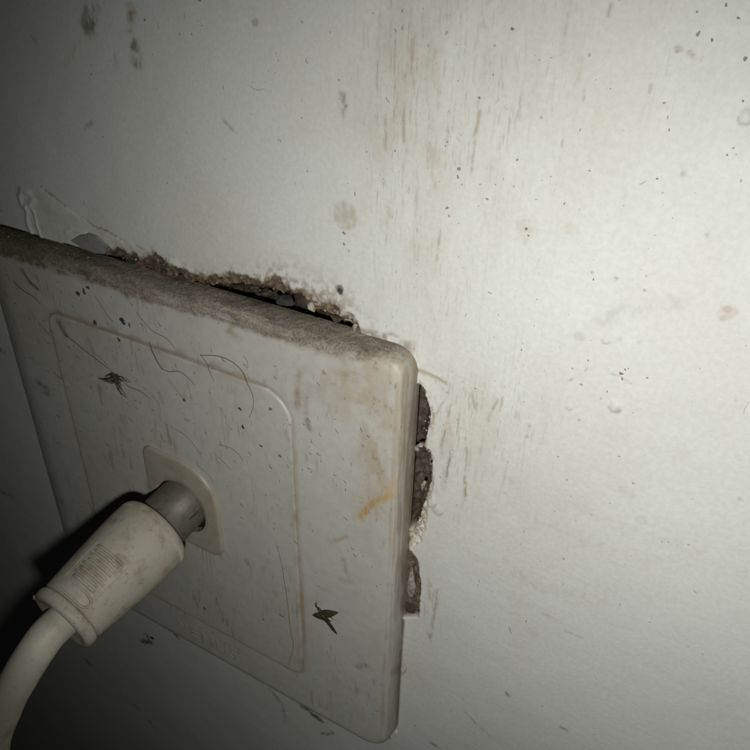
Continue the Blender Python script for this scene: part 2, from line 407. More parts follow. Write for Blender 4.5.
    # round spots: fly dirt, paint dabs
    spots = [((31.85, 58.86), 1.9, .50, (.50, .44, .32)), ((31.69, 56.50), .45, .75, DK), ((33.27, 61.75), .4, .5, BR), ((31.69, 55.04), .35, .7, DK), ((32.43, 54.26), .22, .7, DK),
             ((31.05, 48.51), .75, .85, (.17, .15, .12)), ((46.52, 66.85), .42, .9, (.20, .14, .06)), ((46.48, 65.96), .36, .85, (.22, .16, .08)), ((45.45, 62.26), .36, .8, (.25, .19, .1)),
             ((45.77, 61.38), .3, .7, BR), ((50.11, 64.13), .3, .75, DK), ((54.91, 61.67), .34, .9, (.12, .09, .05)), ((54.91, 61.67), 1.6, .25, TAN), ((59.62, 62.61), .7, .22, TAN),
             ((50.86, 81.05), .34, .9, DK), ((48.10, 74.41), .26, .9, DK), ((38.79, 81.88), .22, .8, DK), ((38.86, 80.30), .36, .6, BR), ((43.91, 80.19), .36, .5, BR), ((41.97, 78.83), .25, .6, BR),
             ((49.38, 76.75), .2, .8, DK), ((38.53, 67.63), .22, .8, DK), ((52.96, 68.80), .24, .7, DK), ((44.87, 69.51), .22, .7, DK), ((71.94, 80.21), .36, .75, DK), ((67.74, 81.84), .36, .6, DK),
             ((68.97, 81.46), .26, .8, DK), ((69.40, 84.17), .25, .7, DK), ((70.58, 83.26), .25, .7, DK), ((67.25, 83.51), .2, .6, DK), ((66.20, 75.98), .2, .8, DK), ((72.66, 76.88), .2, .8, DK),
             ((67.07, 69.12), .22, .85, DK), ((67.15, 73.70), .2, .75, DK), ((60.53, 68.85), .2, .7, DK), ((58.97, 72.63), .2, .6, DK), ((58.57, 65.11), .22, .8, DK), ((72.56, 72.21), .2, .7, DK), ((74.29, 70.12), .2, .7, BR),
             ((69.27, 69.96), .3, .4, BR), ((72.72, 64.64), .25, .4, GY), ((62.96, 57.60), .25, .6, DK), ((65.27, 58.27), .2, .4, DK), ((67.92, 47.43), .42, .85, (.15, .09, .05)), ((68.24, 48.05), .26, .8, (.2, .12, .08)), ((68.15, 46.84), .36, .75, (.28, .2, .12)), ((68.52, 48.27), .2, .6, BR),
             ((63.89, 44.63), .32, .7, (.22, .17, .12)), ((64.12, 47.93), .22, .7, DK), ((62.54, 46.37), .2, .6, DK), ((70.67, 47.80), .22, .75, DK), ((66.88, 44.69), .22, .6, DK), ((68.90, 51.66), .26, .4, TAN), ((76.41, 57.27), 1.0, .30, (.50, .42, .32)), ((76.39, 57.71), .45, .35, (.42, .33, .25)), ((76.20, 56.65), .4, .3, (.45, .37, .28)),
             ((62.64, 50.58), .7, .22, GY), ((69.83, 36.54), .22, .6, DK), ((68.52, 42.65), .45, .35, GY), ((62.87, 33.71), .2, .7, DK), ((2.21, 78.67), .3, .8, DK), ((7.86, 77.47), .24, .7, DK), ((9.83, 77.61), .24, .6, DK),
             ((19.66, 79.59), .55, .5, GY), ((11.48, 81.41), .4, .8, DK), ((-9.22, 71.19), .26, .8, DK), ((2.49, 57.95), .22, .7, DK), ((22.58, 66.53), .24, .5, DK), ((26.25, 80.03), .3, .5, BR), ((31.08, 74.44), .2, .8, DK), ((25.84, 69.67), .2, .7, DK), ((-25.44, 52.80), .28, .8, (.05, .05, .05)),
             ((22.28, 66.61), .2, .6, DK), ((67.02, 51.48), .3, .2, GY), ((83.24, 35.99), .3, .3, BR), ((71.49, 31.73), 1.0, .16, TAN), ((74.15, 28.65), .9, .2, TAN), ((42.29, 42.95), .3, .7, BR)]
    for (px, pz), r, k, col in spots:
        if r < .5 and k >= .5: SPECKS.append((px, pz, r, k, col)); continue
        s = near(px - 3 * r - .5, px + 3 * r + .5, pz - 3 * r - .5, pz + 3 * r + .5)
        x, z = X[s], Z[s]
        d = np.hypot(x - px, z - pz) + (fbm((x * .8 + z * .6) / (r * .8), (z * .8 - x * .6) / (r * .8), 4, 113 + int(px * 7) % 50) - .5) * r * .9
        br = .55 + .7 * sst(.25, .65, fbm(x / .5, z / .6, 3, 117)) if r > .8 else 1.
        A[s] = lay(A[s], np.clip(sst(r * 1.15, r * .65, d) * k * br, 0, 1), col)
    # dried paint drops standing out of the surface
    for (px, pz), r, h in (((73.22, 75.69), .6, .45), ((68.08, 43.19), .72, .4), ((63.03, 41.26), .38, .18), ((65.55, 51.17), .5, .12), ((46.03, 19.01), 1.1, .3), ((47.40, 17.74), .8, .25)):
        s = near(px - 3, px + 3, pz - 3, pz + 3); x, z = X[s], Z[s]
        d = np.hypot(x - px, (z - pz) * .8) / r
        H[s] += h * .55 * np.clip(1 - d * d, 0, 1) ** 1.3
        A[s] = lay(A[s], sst(.75, 1.0, d) * sst(1.35, 1.05, d) * (z < pz - .3 * r) * .5, (.34, .31, .26))  # dark crescent below each drop, its shade put into the colour
    # raised runs and lifted skin of old paint, upper left of the plate
    s = near(-48, 12, 40, 60); x, z = X[s], Z[s]
    for pts, w, h in (([(-28.86, 51.22), (-30.30, 51.31), (-31.54, 49.91), (-31.32, 48.42), (-29.46, 48.76), (-28.04, 50.03)], .55, .42), ([(-30.32, 48.43), (-31.01, 45.69), (-30.83, 43.24)], .5, .42), ([(-28.65, 48.22), (-28.85, 45.42), (-28.52, 43.36)], .35, .3), ([(-21.93, 45.76), (-20.27, 46.61), (-17.04, 46.59)], .3, .25),
                      ([(1.17, 45.71), (2.67, 45.08), (4.58, 44.72)], .7, .35)):
        d, _ = seg_dist(x + (fbm(x / 1.5, z / 1.5, 2, 131) - .5) * .6, z, pts)
        H[s] += h * .65 * np.exp(-(d / w) ** 2)
        A[s] = lay(A[s], np.exp(-(d / w) ** 2) * .55, (.80, .80, .74))
    crack = [(-24.91, 52.24), (-21.39, 50.73), (-17.67, 49.29), (-14.57, 48.25), (-9.68, 47.59), (-5.16, 46.91), (-1.24, 45.82), (4.15, 44.45)]
    cw = (fbm(x / 1.6, z / 1.6, 3, 137) - .5) * .9
    d, fr = seg_dist(x, z + cw, crack)
    edge = np.interp(x, [c[0] for c in crack], [c[1] for c in crack])
    skin = sst(0, .35, edge - z - cw) * sst(-33, -29, x) * sst(10, 4, x)
    H[s] += skin * (.08 + .14 * fbm(x / 3, z / 3, 3, 139))
    A[s] = lay(A[s], np.exp(-(d / .16) ** 2) * .7 * sst(.35, .6, fbm(x / 2, z / 2, 3, 141)) * (fr > .01) * (fr < .99), (.17, .14, .10))
    A[s] = lay(A[s], skin * .35 * sst(.4, .7, fbm(x / 3.2, z / 2, 4, 143)), (.60, .55, .44))
    crack2 = [(42.76, 39.77), (43.94, 39.69), (45.41, 39.40), (47.15, 39.06)]
    s2 = near(40, 56, 28, 44); d, fr = seg_dist(X[s2], Z[s2] + (fbm(X[s2] / 1.2, Z[s2] / 1.2, 2, 151) - .5) * .5, crack2)
    A[s2] = lay(A[s2], np.exp(-(d / .28) ** 2) * .7 * (fr < .99), (.36, .29, .19)); H[s2] -= .18 * np.exp(-(d / .25) ** 2) * (fr < .99)

    # broken plaster along the top edge of the plate
    s = near(-46, 46, 40.5, 52); x, z = X[s], Z[s]
    rag = (fbm(x / 1.3, z / 1.3, 4, 161) - .5)
    tx = [p[0] for p in SOIL_TOP]; tz = [p[1] for p in SOIL_TOP]
    top = np.interp(x, tx, tz, left=42.4, right=42.4) + .35 + rag * 1.5 * sst(37, 34, x)
    top = np.where(x > 37, 30., top)
    soil = sst(-.25, .35, top - z)
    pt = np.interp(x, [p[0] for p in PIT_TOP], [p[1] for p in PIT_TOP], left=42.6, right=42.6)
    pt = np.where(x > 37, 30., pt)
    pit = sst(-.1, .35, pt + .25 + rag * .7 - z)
    rough = fbm(x / .9, z / .9, 5, 167)
    H[s] -= soil * (.15 + .75 * sst(.3, 2.6, top - z)) - soil * (rough - .5) * 1.1
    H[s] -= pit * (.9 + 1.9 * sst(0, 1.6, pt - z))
    H[s] += pit * (fbm(x / 1.1, z / 1.1, 4, 171) - .5) * 1.4
    halo = np.exp(-np.clip(z - top, 0, 9) / (.7 + 1.3 * sst(12, 26, x))) * (1 - soil) * sst(-16, -10, x) * sst(41, 33, x)
    A[s] = lay(A[s], np.clip(halo * (.14 + 1.1 * sst(.42, .66, fbm(x / .7, z / .7, 4, 173))), 0, 1) * .85, (.33, .255, .16))
    crumb = sst(.50, .66, fbm(x / .55, z / .55, 3, 179))
    sc = np.array((.135, .10, .066)) * (.3 + 1.4 * rough)[..., None]
    sc = sc * (1 - (crumb * .30)[..., None]) + np.array((.40, .34, .26)) * (crumb * .30)[..., None]
    A[s] = A[s] * (1 - soil[..., None]) + sc * soil[..., None]
    pale = soil * sst(24, 27, x) * sst(.42, .6, fbm(x / 1.1, z / .9, 3, 181)) * (1 - pit)
    A[s] = lay(A[s], pale * .75, (.58, .53, .44))
    A[s] = lay(A[s], pit * .88, (.032, .026, .019))  # near-black colour stands in for the shade deep in the pit
    lip = np.exp(-((z - top - .3) / .35) ** 2) * sst(2, 5, x) * sst(36, 33, x)
    H[s] += lip * .10 * fbm(x / 1.2, z / 1.2, 2, 185)
    # thin open joint where the plate stands off the wall, upper left and upper right
    gap = sst(.32, .0, np.abs(z - 43.05 - .25 * (vnoise(x / 3, x * 0, 191) - .3)) - .18) * sst(-8, -13, x) * sst(-44, -43, x)
    H[s] -= gap * 3.0
    A[s] = lay(A[s], gap * .8, (.09, .08, .065))
    j = sst(1.3, .1, z - 43.2 - rag * 1.6) * sst(31, 35, x) * sst(43, 41, x) * (z > 42)
    A[s] = lay(A[s], np.clip(j * .8 * sst(.3, .6, rough), 0, 1), (.28, .22, .15))

    # broken plaster along the right edge
    s = near(40, 52, -40, 42); x, z = X[s], Z[s]
    rg = (fbm(x / 1.0, z / 1.0, 4, 201) - .5)
    sd = poly_sd(x + rg * .9, z + rg * .5, R_TORN)
    torn = sst(.2, -.3, sd)
    rr = fbm(x / .8, z / .8, 5, 205)
    H[s] -= torn * .4; H[s] += torn * (rr - .5) * 1.3
    A[s] = lay(A[s], torn * .8, (.70, .67, .58))
    A[s] = lay(A[s], torn * sst(.52, .64, fbm(x / .5, z / .7, 3, 207)) * .75, (.34, .27, .18))
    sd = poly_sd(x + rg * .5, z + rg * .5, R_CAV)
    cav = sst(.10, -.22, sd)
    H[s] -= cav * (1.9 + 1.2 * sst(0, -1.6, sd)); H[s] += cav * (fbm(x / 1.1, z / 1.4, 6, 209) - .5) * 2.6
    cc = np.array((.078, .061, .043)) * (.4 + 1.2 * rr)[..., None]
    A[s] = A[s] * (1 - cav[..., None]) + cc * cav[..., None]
    rim = sst(.9, .1, np.abs(sd - .2)) * (1 - cav) * sst(.42, .62, fbm(x / .5, z / .9, 3, 211))
    A[s] = lay(A[s], rim * .75, (.36, .28, .18))
    sd = poly_sd(x + rg * .4, z + rg * .4, LENS)
    ln = sst(.25, -.25, sd)
    H[s] -= ln * .9 - ln * (rr - .5) * 1.4
    A[s] = A[s] * (1 - ln[..., None]) + (np.array((.15, .118, .083)) * (.4 + 1.1 * rr)[..., None]) * ln[..., None]
    seam = sst(.30, .05, np.abs(x - 43.1)) * (sst(-8, -10, z) + sst(10.5, 9, z) * sst(6, 7.5, z))
    A[s] = lay(A[s], seam * .55, (.22, .19, .14)); H[s] -= seam * .8
    # uneven dark joint round the bottom and left edges
    q = np.maximum(np.abs(X + 0) - 43, np.abs(Z) - 43)
    s = near(-50, 50, -50, 44)
    jn = sst(.9, .1, np.abs(q[s])) * sst(.25, .6, fbm(X[s] / 2, Z[s] / 2, 3, 215)) * ((X[s] < 42) & (Z[s] < 42))
    A[s] = lay(A[s], jn * .6, (.12, .11, .085))
    blot = sst(.62, .75, fbm(X[s] / 1.3, Z[s] / 1.3, 4, 217)) * np.exp(-np.clip(q[s], 0, 99) / 1.6) * (Z[s] < -40) * (q[s] > 0)
    A[s] = lay(A[s], blot * .6, (.10, .095, .075))
    # the box opening behind the plate
    inner = sst(38.5, 37.5, np.maximum(np.abs(X), np.abs(Z)))
    H -= inner * 6

    WALL.update(xs=xs, zs=zs, H=H)
    V = np.stack([X, -H, Z], -1).reshape(-1, 3)
    o = link('wall', raw_mesh('wall', V, grid_quads(len(xs), len(zs)), A.reshape(-1, 3), {'run': RUN}), M_WALL)
    return tag(o, kind='structure')
wall = build_wall()

# ------------------------------------------------------------------ lumps lodged in the broken plaster (parts of the wall)
import bmesh
def lump(name, c, size, mat, seed, parent, rot=0., sub=3, rough=.35):
    bm = bmesh.new(); bmesh.ops.create_icosphere(bm, subdivisions=sub, radius=1)
    P = np.array([v.co[:] for v in bm.verts])
    d = 1 + rough * (fbm(P[:, 0] * 1.3 + seed * 3.1, P[:, 1] * 1.3 + P[:, 2] * 1.7 + seed, 4, seed) - .5) * 2
    rng = np.random.default_rng(seed)
    for k in range(11):                                       # broken facets
        n = rng.normal(size=3); n /= np.linalg.norm(n); h = rng.uniform(.4, .75)
        t = P @ n * d
        d = np.where(t > h, d * h / np.maximum(t, 1e-6), d)
    P = P * d[:, None] * np.array(size)
    ca, sa = math.cos(rot), math.sin(rot)
    P = np.stack([P[:, 0] * ca - P[:, 2] * sa, P[:, 1], P[:, 0] * sa + P[:, 2] * ca], 1) + np.array(c)
    for v, p in zip(bm.verts, P): v.co = Vector(p) * MM
    me = bpy.data.meshes.new(name); bm.to_mesh(me); bm.free()
    return link(name, me, mat, parent, False)
def at(p, y): return (p[0], y, p[1])
# (place on the wall, depth, size, material)
lump('grit_stone', at((21.25, 43.92), 1.4), (1.9, 1.3, 1.2), M_STONE, 3, wall, .2)
lump('grit_stone', at((24.69, 44.97), .9), (1.7, 1.5, 1.5), M_SOIL, 5, wall, -.2)
lump('grit_stone', at((17.94, 44.16), 1.4), (1.5, 1.3, .8), M_SOIL, 8, wall, .3)
lump('plaster_crumb', at((26.00, 44.39), .5), (.55, .6, 1.1), M_CRUMB, 9, wall, .2)
lump('plaster_crumb', at((33.23, 43.62), .3), (.6, .5, .7), M_CRUMB, 11, wall, .2)
lump('plaster_crumb', at((30.23, 43.85), .5), (1.2, .7, .5), M_SOIL, 12, wall, -.1)
lump('plaster_crumb', at((-7.75, 43.70), .5), (1.1, .7, .5), M_STONE, 14, wall, -.1)
lump('plaster_crumb', at((-1.21, 43.69), .3), (1.0, .8, .6), M_SOIL, 15, wall, .1)
lump('plaster_crumb', at((2.60, 43.43), .2), (.9, .6, .5), M_SOIL, 17, wall, -.3)
lump('plaster_crumb', at((7.32, 43.43), .4), (.9, .6, .4), M_SOIL, 18, wall, .0)
lump('plaster_crumb', at((44.05, 27.98), .2), (.6, .7, .5), M_CRUMB, 21, wall, .0)
lump('plaster_crumb', at((43.46, 27.22), .1), (.45, .6, .45), M_CRUMB, 22, wall, .4)
lump('plaster_crumb', at((44.78, 21.08), .6), (.3, .5, 1.3), M_CRUMB, 24, wall, -.1)
lump('plaster_lump', at((44.13, 1.06), .1), (1.0, 1.0, 4.6), M_CRUMB, 31, wall, -.05, 4, .45)
lump('plaster_lump', at((44.03, -5.76), .5), (1.5, .9, 1.6), M_SOIL, 32, wall, .0, 4, .5)
lump('plaster_lump', at((43.98, -20.39), -.25), (.8, .7, 1.5), M_CRUMB, 33, wall, .1, 3, .4)
lump('plaster_crumb', at((31.05, 48.51), -.05), (.55, .4, .7), M_STONE, 35, wall, .2)
def build_rubble():
    # crumbs of mortar lying in the broken joint, too many to pick apart
    rng = np.random.default_rng(15); V = []; Q = []; A = []; b = 0
    cs = []
    while len(cs) < 250:
        if rng.random() < .52:
            x = rng.uniform(-14, 34); t0 = np.interp(x, [p[0] for p in PIT_TOP], [p[1] for p in PIT_TOP]); t1 = np.interp(x, [p[0] for p in SOIL_TOP], [p[1] for p in SOIL_TOP])
            z = rng.uniform(42.6, t1 + .2)
        else:
            z = rng.uniform(-7, 37); x = rng.uniform(43, 45.8)
            ins = lambda P: poly_sd(np.array([x]), np.array([z]), P)[0]
            if min(ins(R_CAV), ins(R_TORN), ins(LENS)) > -.1: continue
        cs.append((x, z))
    for x, z in cs:
        i = np.searchsorted(WALL['xs'], x); j = np.searchsorted(WALL['zs'], z)
        r = rng.uniform(.09, .26) * (1.7 if rng.random() < .12 else 1)
        c = np.array((x, -WALL['H'][i, j] - r * .15, z)); ax, _ = np.linalg.qr(rng.normal(size=(3, 3)))
        pal = rng.random()
        if x > 40 and poly_sd(np.array([x]), np.array([z]), R_TORN)[0] < 0 and poly_sd(np.array([x]), np.array([z]), R_CAV)[0] > -.3: pal = .86 + .14 * pal
        col = np.array((.09, .068, .046) if pal < .55 else (.19, .145, .10) if pal < .85 else (.44, .39, .31)) * rng.uniform(.6, 1.25)
        for q in ((-1, -1, -1), (1, -1, -1), (1, 1, -1), (-1, 1, -1), (-1, -1, 1), (1, -1, 1), (1, 1, 1), (-1, 1, 1)):
            V.append(c + r * (ax @ (np.array(q) * rng.uniform(.3, .9, 3)))); A.append(col)
        Q += [[b + k for k in f] for f in ((0, 3, 2, 1), (4, 5, 6, 7), (0, 1, 5, 4), (1, 2, 6, 5), (2, 3, 7, 6), (3, 0, 4, 7))]; b += 8
    o = link('rubble', raw_mesh('rubble', V, Q, np.array(A)), M_RUBBLE, wall, False)
    o['kind'] = 'stuff'
build_rubble()
def build_flake():
    # a slab of grey paint skin lifted out of the joint, wedge shaped
    out = [(-20.60, 44.66), (-18.65, 45.75), (-16.10, 46.69), (-14.31, 46.64), (-12.21, 45.24), (-12.94, 44.07), (-15.53, 43.67), (-18.22, 43.95)]
    bm = bmesh.new()
    f = [bm.verts.new(Vector((x, -.45 - .05 * (i % 3), z)) * MM) for i, (x, z) in enumerate(out)]
    b = [bm.verts.new(Vector((x * 1.0 + .2, .4, z + .5)) * MM) for x, z in out]
    mid = bm.verts.new(Vector((sum(p[0] for p in out) / 8 + .8, -.62, sum(p[1] for p in out) / 8)) * MM)
    for i in range(8):
        k = (i + 1) % 8
        bm.faces.new((f[i], f[k], mid)); bm.faces.new((f[k], f[i], b[i], b[k]))
    bmesh.ops.recalc_face_normals(bm, faces=bm.faces)
    me = bpy.data.meshes.new('paint_flake'); bm.to_mesh(me); bm.free()
    link('paint_flake', me, M_FLAKE, wall, False)
build_flake()

# ------------------------------------------------------------------ the wall plate
def round_rect(hx0, hx1, hz0, hz1, r, M):
    """outline (M points, even steps) of a rectangle with radii r = (top right, top left, bottom left, bottom right)"""
    pts = []
    for (cx, cz, a0, k) in ((hx1 - r[0], hz1 - r[0], 0, 0), (hx0 + r[1], hz1 - r[1], 90, 1), (hx0 + r[2], hz0 + r[2], 180, 2), (hx1 - r[3], hz0 + r[3], 270, 3)):
        for a in np.linspace(a0, a0 + 90, 24):
            pts.append((cx + r[k] * math.cos(math.radians(a)), cz + r[k] * math.sin(math.radians(a))))
    P = np.array(pts + [pts[0]])
    L = np.concatenate([[0], np.cumsum(np.hypot(*np.diff(P, axis=0).T))])
    t = np.linspace(0, L[-1], M, endpoint=False)
    return np.stack([np.interp(t, L, P[:, 0]), np.interp(t, L, P[:, 1])], 1)
def circle_like(outline, c, r):
    d = outline - np.array(c); d /= np.linalg.norm(d, axis=1)[:, None]
    return np.array(c) + r * d
HC = (-0.35, -0.45)                       # centre of the socket hole
plate = empty('wall_plate')
tag(plate, 'dirty square white plastic wall plate with one round aerial socket', 'wall plate')

PANEL = (-26.8, 24.9, -32.0, 31.8)
PANEL_R = (5.6, 2.8, 5.2, 3.0)
BR = (.33, .26, .16)
def plate_dirt(x, y, z, A, seed):
    """yellowing, smears and marks on the plastic; x, z across the face"""
    A = A * (.96 + .08 * fbm(x / 11, z / 11, 4, seed))[..., None]
    A = lay(A, sst(.5, .72, fbm(x / 9, z / 13, 4, seed + 3)) * .22, (.50, .475, .37))
    scr = sst(.66, .85, vnoise(x / .35, z / 2.6, seed + 5)) * sst(.45, .75, fbm(x / 5, z / 6, 3, seed + 6))
    A = lay(A, scr * .48, (.28, .24, .16))
    return A
FM = [  # marks on the face of the frame: points, half-width, strength, colour
    ([(38.52, 17.62), (37.70, 16.27), (36.87, 13.90)], .55, .85, (.50, .30, .10)), ([(41.58, 20.53), (40.31, 19.39), (39.18, 18.31)], .6, .75, (.55, .36, .14)), ([(42.37, 21.07), (39.93, 21.46)], .8, .35, (.56, .45, .24)), ([(41.82, 22.84), (41.54, 21.62)], .8, .4, (.56, .46, .24)),
    ([(32.19, 6.81), (34.41, 9.00)], .3, .6, (.48, .32, .14)), ([(35.65, 12.71), (36.68, 15.60)], .5, .3, (.5, .38, .2)),
    ([(29.48, -5.60), (31.10, -4.20)], .5, .4, (.42, .32, .22)), ([(25.80, 30.55), (26.06, 32.35)], .5, .6, BR), ([(25.94, 29.73), (26.57, 36.35)], .5, .55, BR), ([(27.32, 29.35), (27.86, 34.64)], .5, .4, BR), ([(30.43, 37.91), (30.90, 37.10)], .4, .6, BR),
    ([(33.48, 40.43), (33.79, 38.35)], .9, .3, BR), ([(27.47, 28.52), (27.94, 26.92)], .35, .6, (.14, .12, .09)), ([(36.26, -21.41), (38.26, -19.47)], .5, .5, (.2, .18, .13)), ([(33.66, 3.65), (34.22, 0.58)], .3, .5, BR), ([(33.07, -1.21), (35.35, -0.62)], .5, .35, BR),
    ([(-8.30, 42.23), (-7.31, 40.95), (-6.08, 39.72)], .5, .55, (.12, .1, .07)), ([(15.21, 41.04), (14.28, 39.17), (16.06, 38.70)], .5, .5, BR), ([(-17.64, 37.51), (-17.35, 36.87)], .5, .9, (.035, .03, .025)), ([(-16.03, 38.27), (-15.74, 37.63)], .45, .9, (.035, .03, .025)), ([(-14.78, 39.46), (-14.60, 38.45)], .4, .8, (.05, .04, .03)),
    ([(-8.06, 34.82), (-7.87, 34.69)], .62, .95, (.03, .028, .025)), ([(-6.58, 34.50), (-6.39, 34.38)], .3, .9, (.05, .04, .03)), ([(-31.16, 38.26), (-29.77, 36.36), (-28.03, 35.48)], .45, .6, (.1, .085, .06)), ([(-34.88, 14.20), (-32.54, 13.63)], .7, .6, (.07, .06, .045)), ([(-34.05, 12.44), (-32.64, 12.46)], .5, .5, (.07, .06, .045)),
    ([(-14.95, 32.74), (-14.55, 32.48)], .5, .9, (.06, .05, .035)), ([(-18.03, -49.13), (-17.48, -49.46)], .6, .3, BR),
]
PM = [
    ([(20.65, 28.19), (21.76, 28.41)], .32, .8, (.11, .10, .06)), ([(15.20, 26.25), (15.38, 26.13)], .34, .95, (.05, .04, .03)), ([(15.46, 22.97), (15.65, 22.85)], .36, .95, (.03, .028, .025)), ([(18.76, 20.59), (18.94, 20.46)], .28, .9, (.06, .05, .04)), ([(22.35, 20.09), (22.53, 19.97)], .3, .8, (.1, .08, .06)),
    ([(3.53, 23.86), (3.72, 23.73)], .3, .9, (.07, .05, .04)), ([(7.46, 18.78), (7.65, 18.65)], .26, .8, BR), ([(3.79, 20.02), (4.22, 19.97)], .34, .5, BR), ([(0.77, 26.57), (2.44, 25.03), (3.91, 23.61)], .22, .5, BR), ([(-9.54, 31.29), (-8.95, 30.90)], .38, .9, (.04, .035, .03)), ([(23.55, 24.90), (24.41, 23.75)], .4, .35, BR),
    ([(4.99, 25.13), (5.78, 24.83)], .4, .3, BR), ([(15.75, -21.00), (16.68, -20.98)], .3, .6, (.08, .07, .05)), ([(20.34, -17.10), (20.77, -17.38)], .45, .6, (.1, .085, .06)), ([(0.59, -27.05), (1.63, -27.01)], .4, .8, (.05, .045, .035)), ([(18.12, 26.93), (18.58, 25.63)], .4, .22, BR), ([(-23.61, 30.35), (-22.74, 28.26)], .6, .6, (.07, .06, .045)),
    ([(11.50, 17.73), (12.25, 17.01)], .4, .3, BR), ([(-21.61, -9.04), (-20.71, -9.94)], .7, .4, (.3, .27, .18)), ([(-19.74, 3.05), (-19.18, 2.07)], .7, .35, (.35, .32, .2)), ([(-1.76, 23.41), (-1.43, 21.54)], .4, .35, BR), ([(-17.21, 28.68), (-16.30, 26.61)], .35, .35, BR), ([(18.76, -4.28), (16.77, -7.80)], .5, .25, BR),
]
PLATE_SPECKS = []
def apply_marks(x, z, A, marks, seed):
    for pts, w, k, col in marks:
        if w < .65 and len(pts) == 2 and math.dist(*pts) < 1.3:
            PLATE_SPECKS.append(((pts[0][0] + pts[1][0]) / 2, (pts[0][1] + pts[1][1]) / 2, w * .95, k, col)); continue
        xx = [p[0] for p in pts]; zz = [p[1] for p in pts]
        m = (x > min(xx) - 4 * w - 1) & (x < max(xx) + 4 * w + 1) & (z > min(zz) - 4 * w - 1) & (z < max(zz) + 4 * w + 1)
        d, _ = seg_dist(x[m] + (fbm(x[m] / .9, z[m] / .9, 3, seed) - .5) * w * 1.8, z[m], pts)
        b = .5 + .7 * sst(.3, .62, fbm(x[m] / .5, z[m] / .8, 3, seed + 4)) if w > .4 else np.ones(m.sum())
        A[m] = lay(A[m], np.clip(np.exp(-(d / w) ** 2) * k * b, 0, 1), col)
    return A

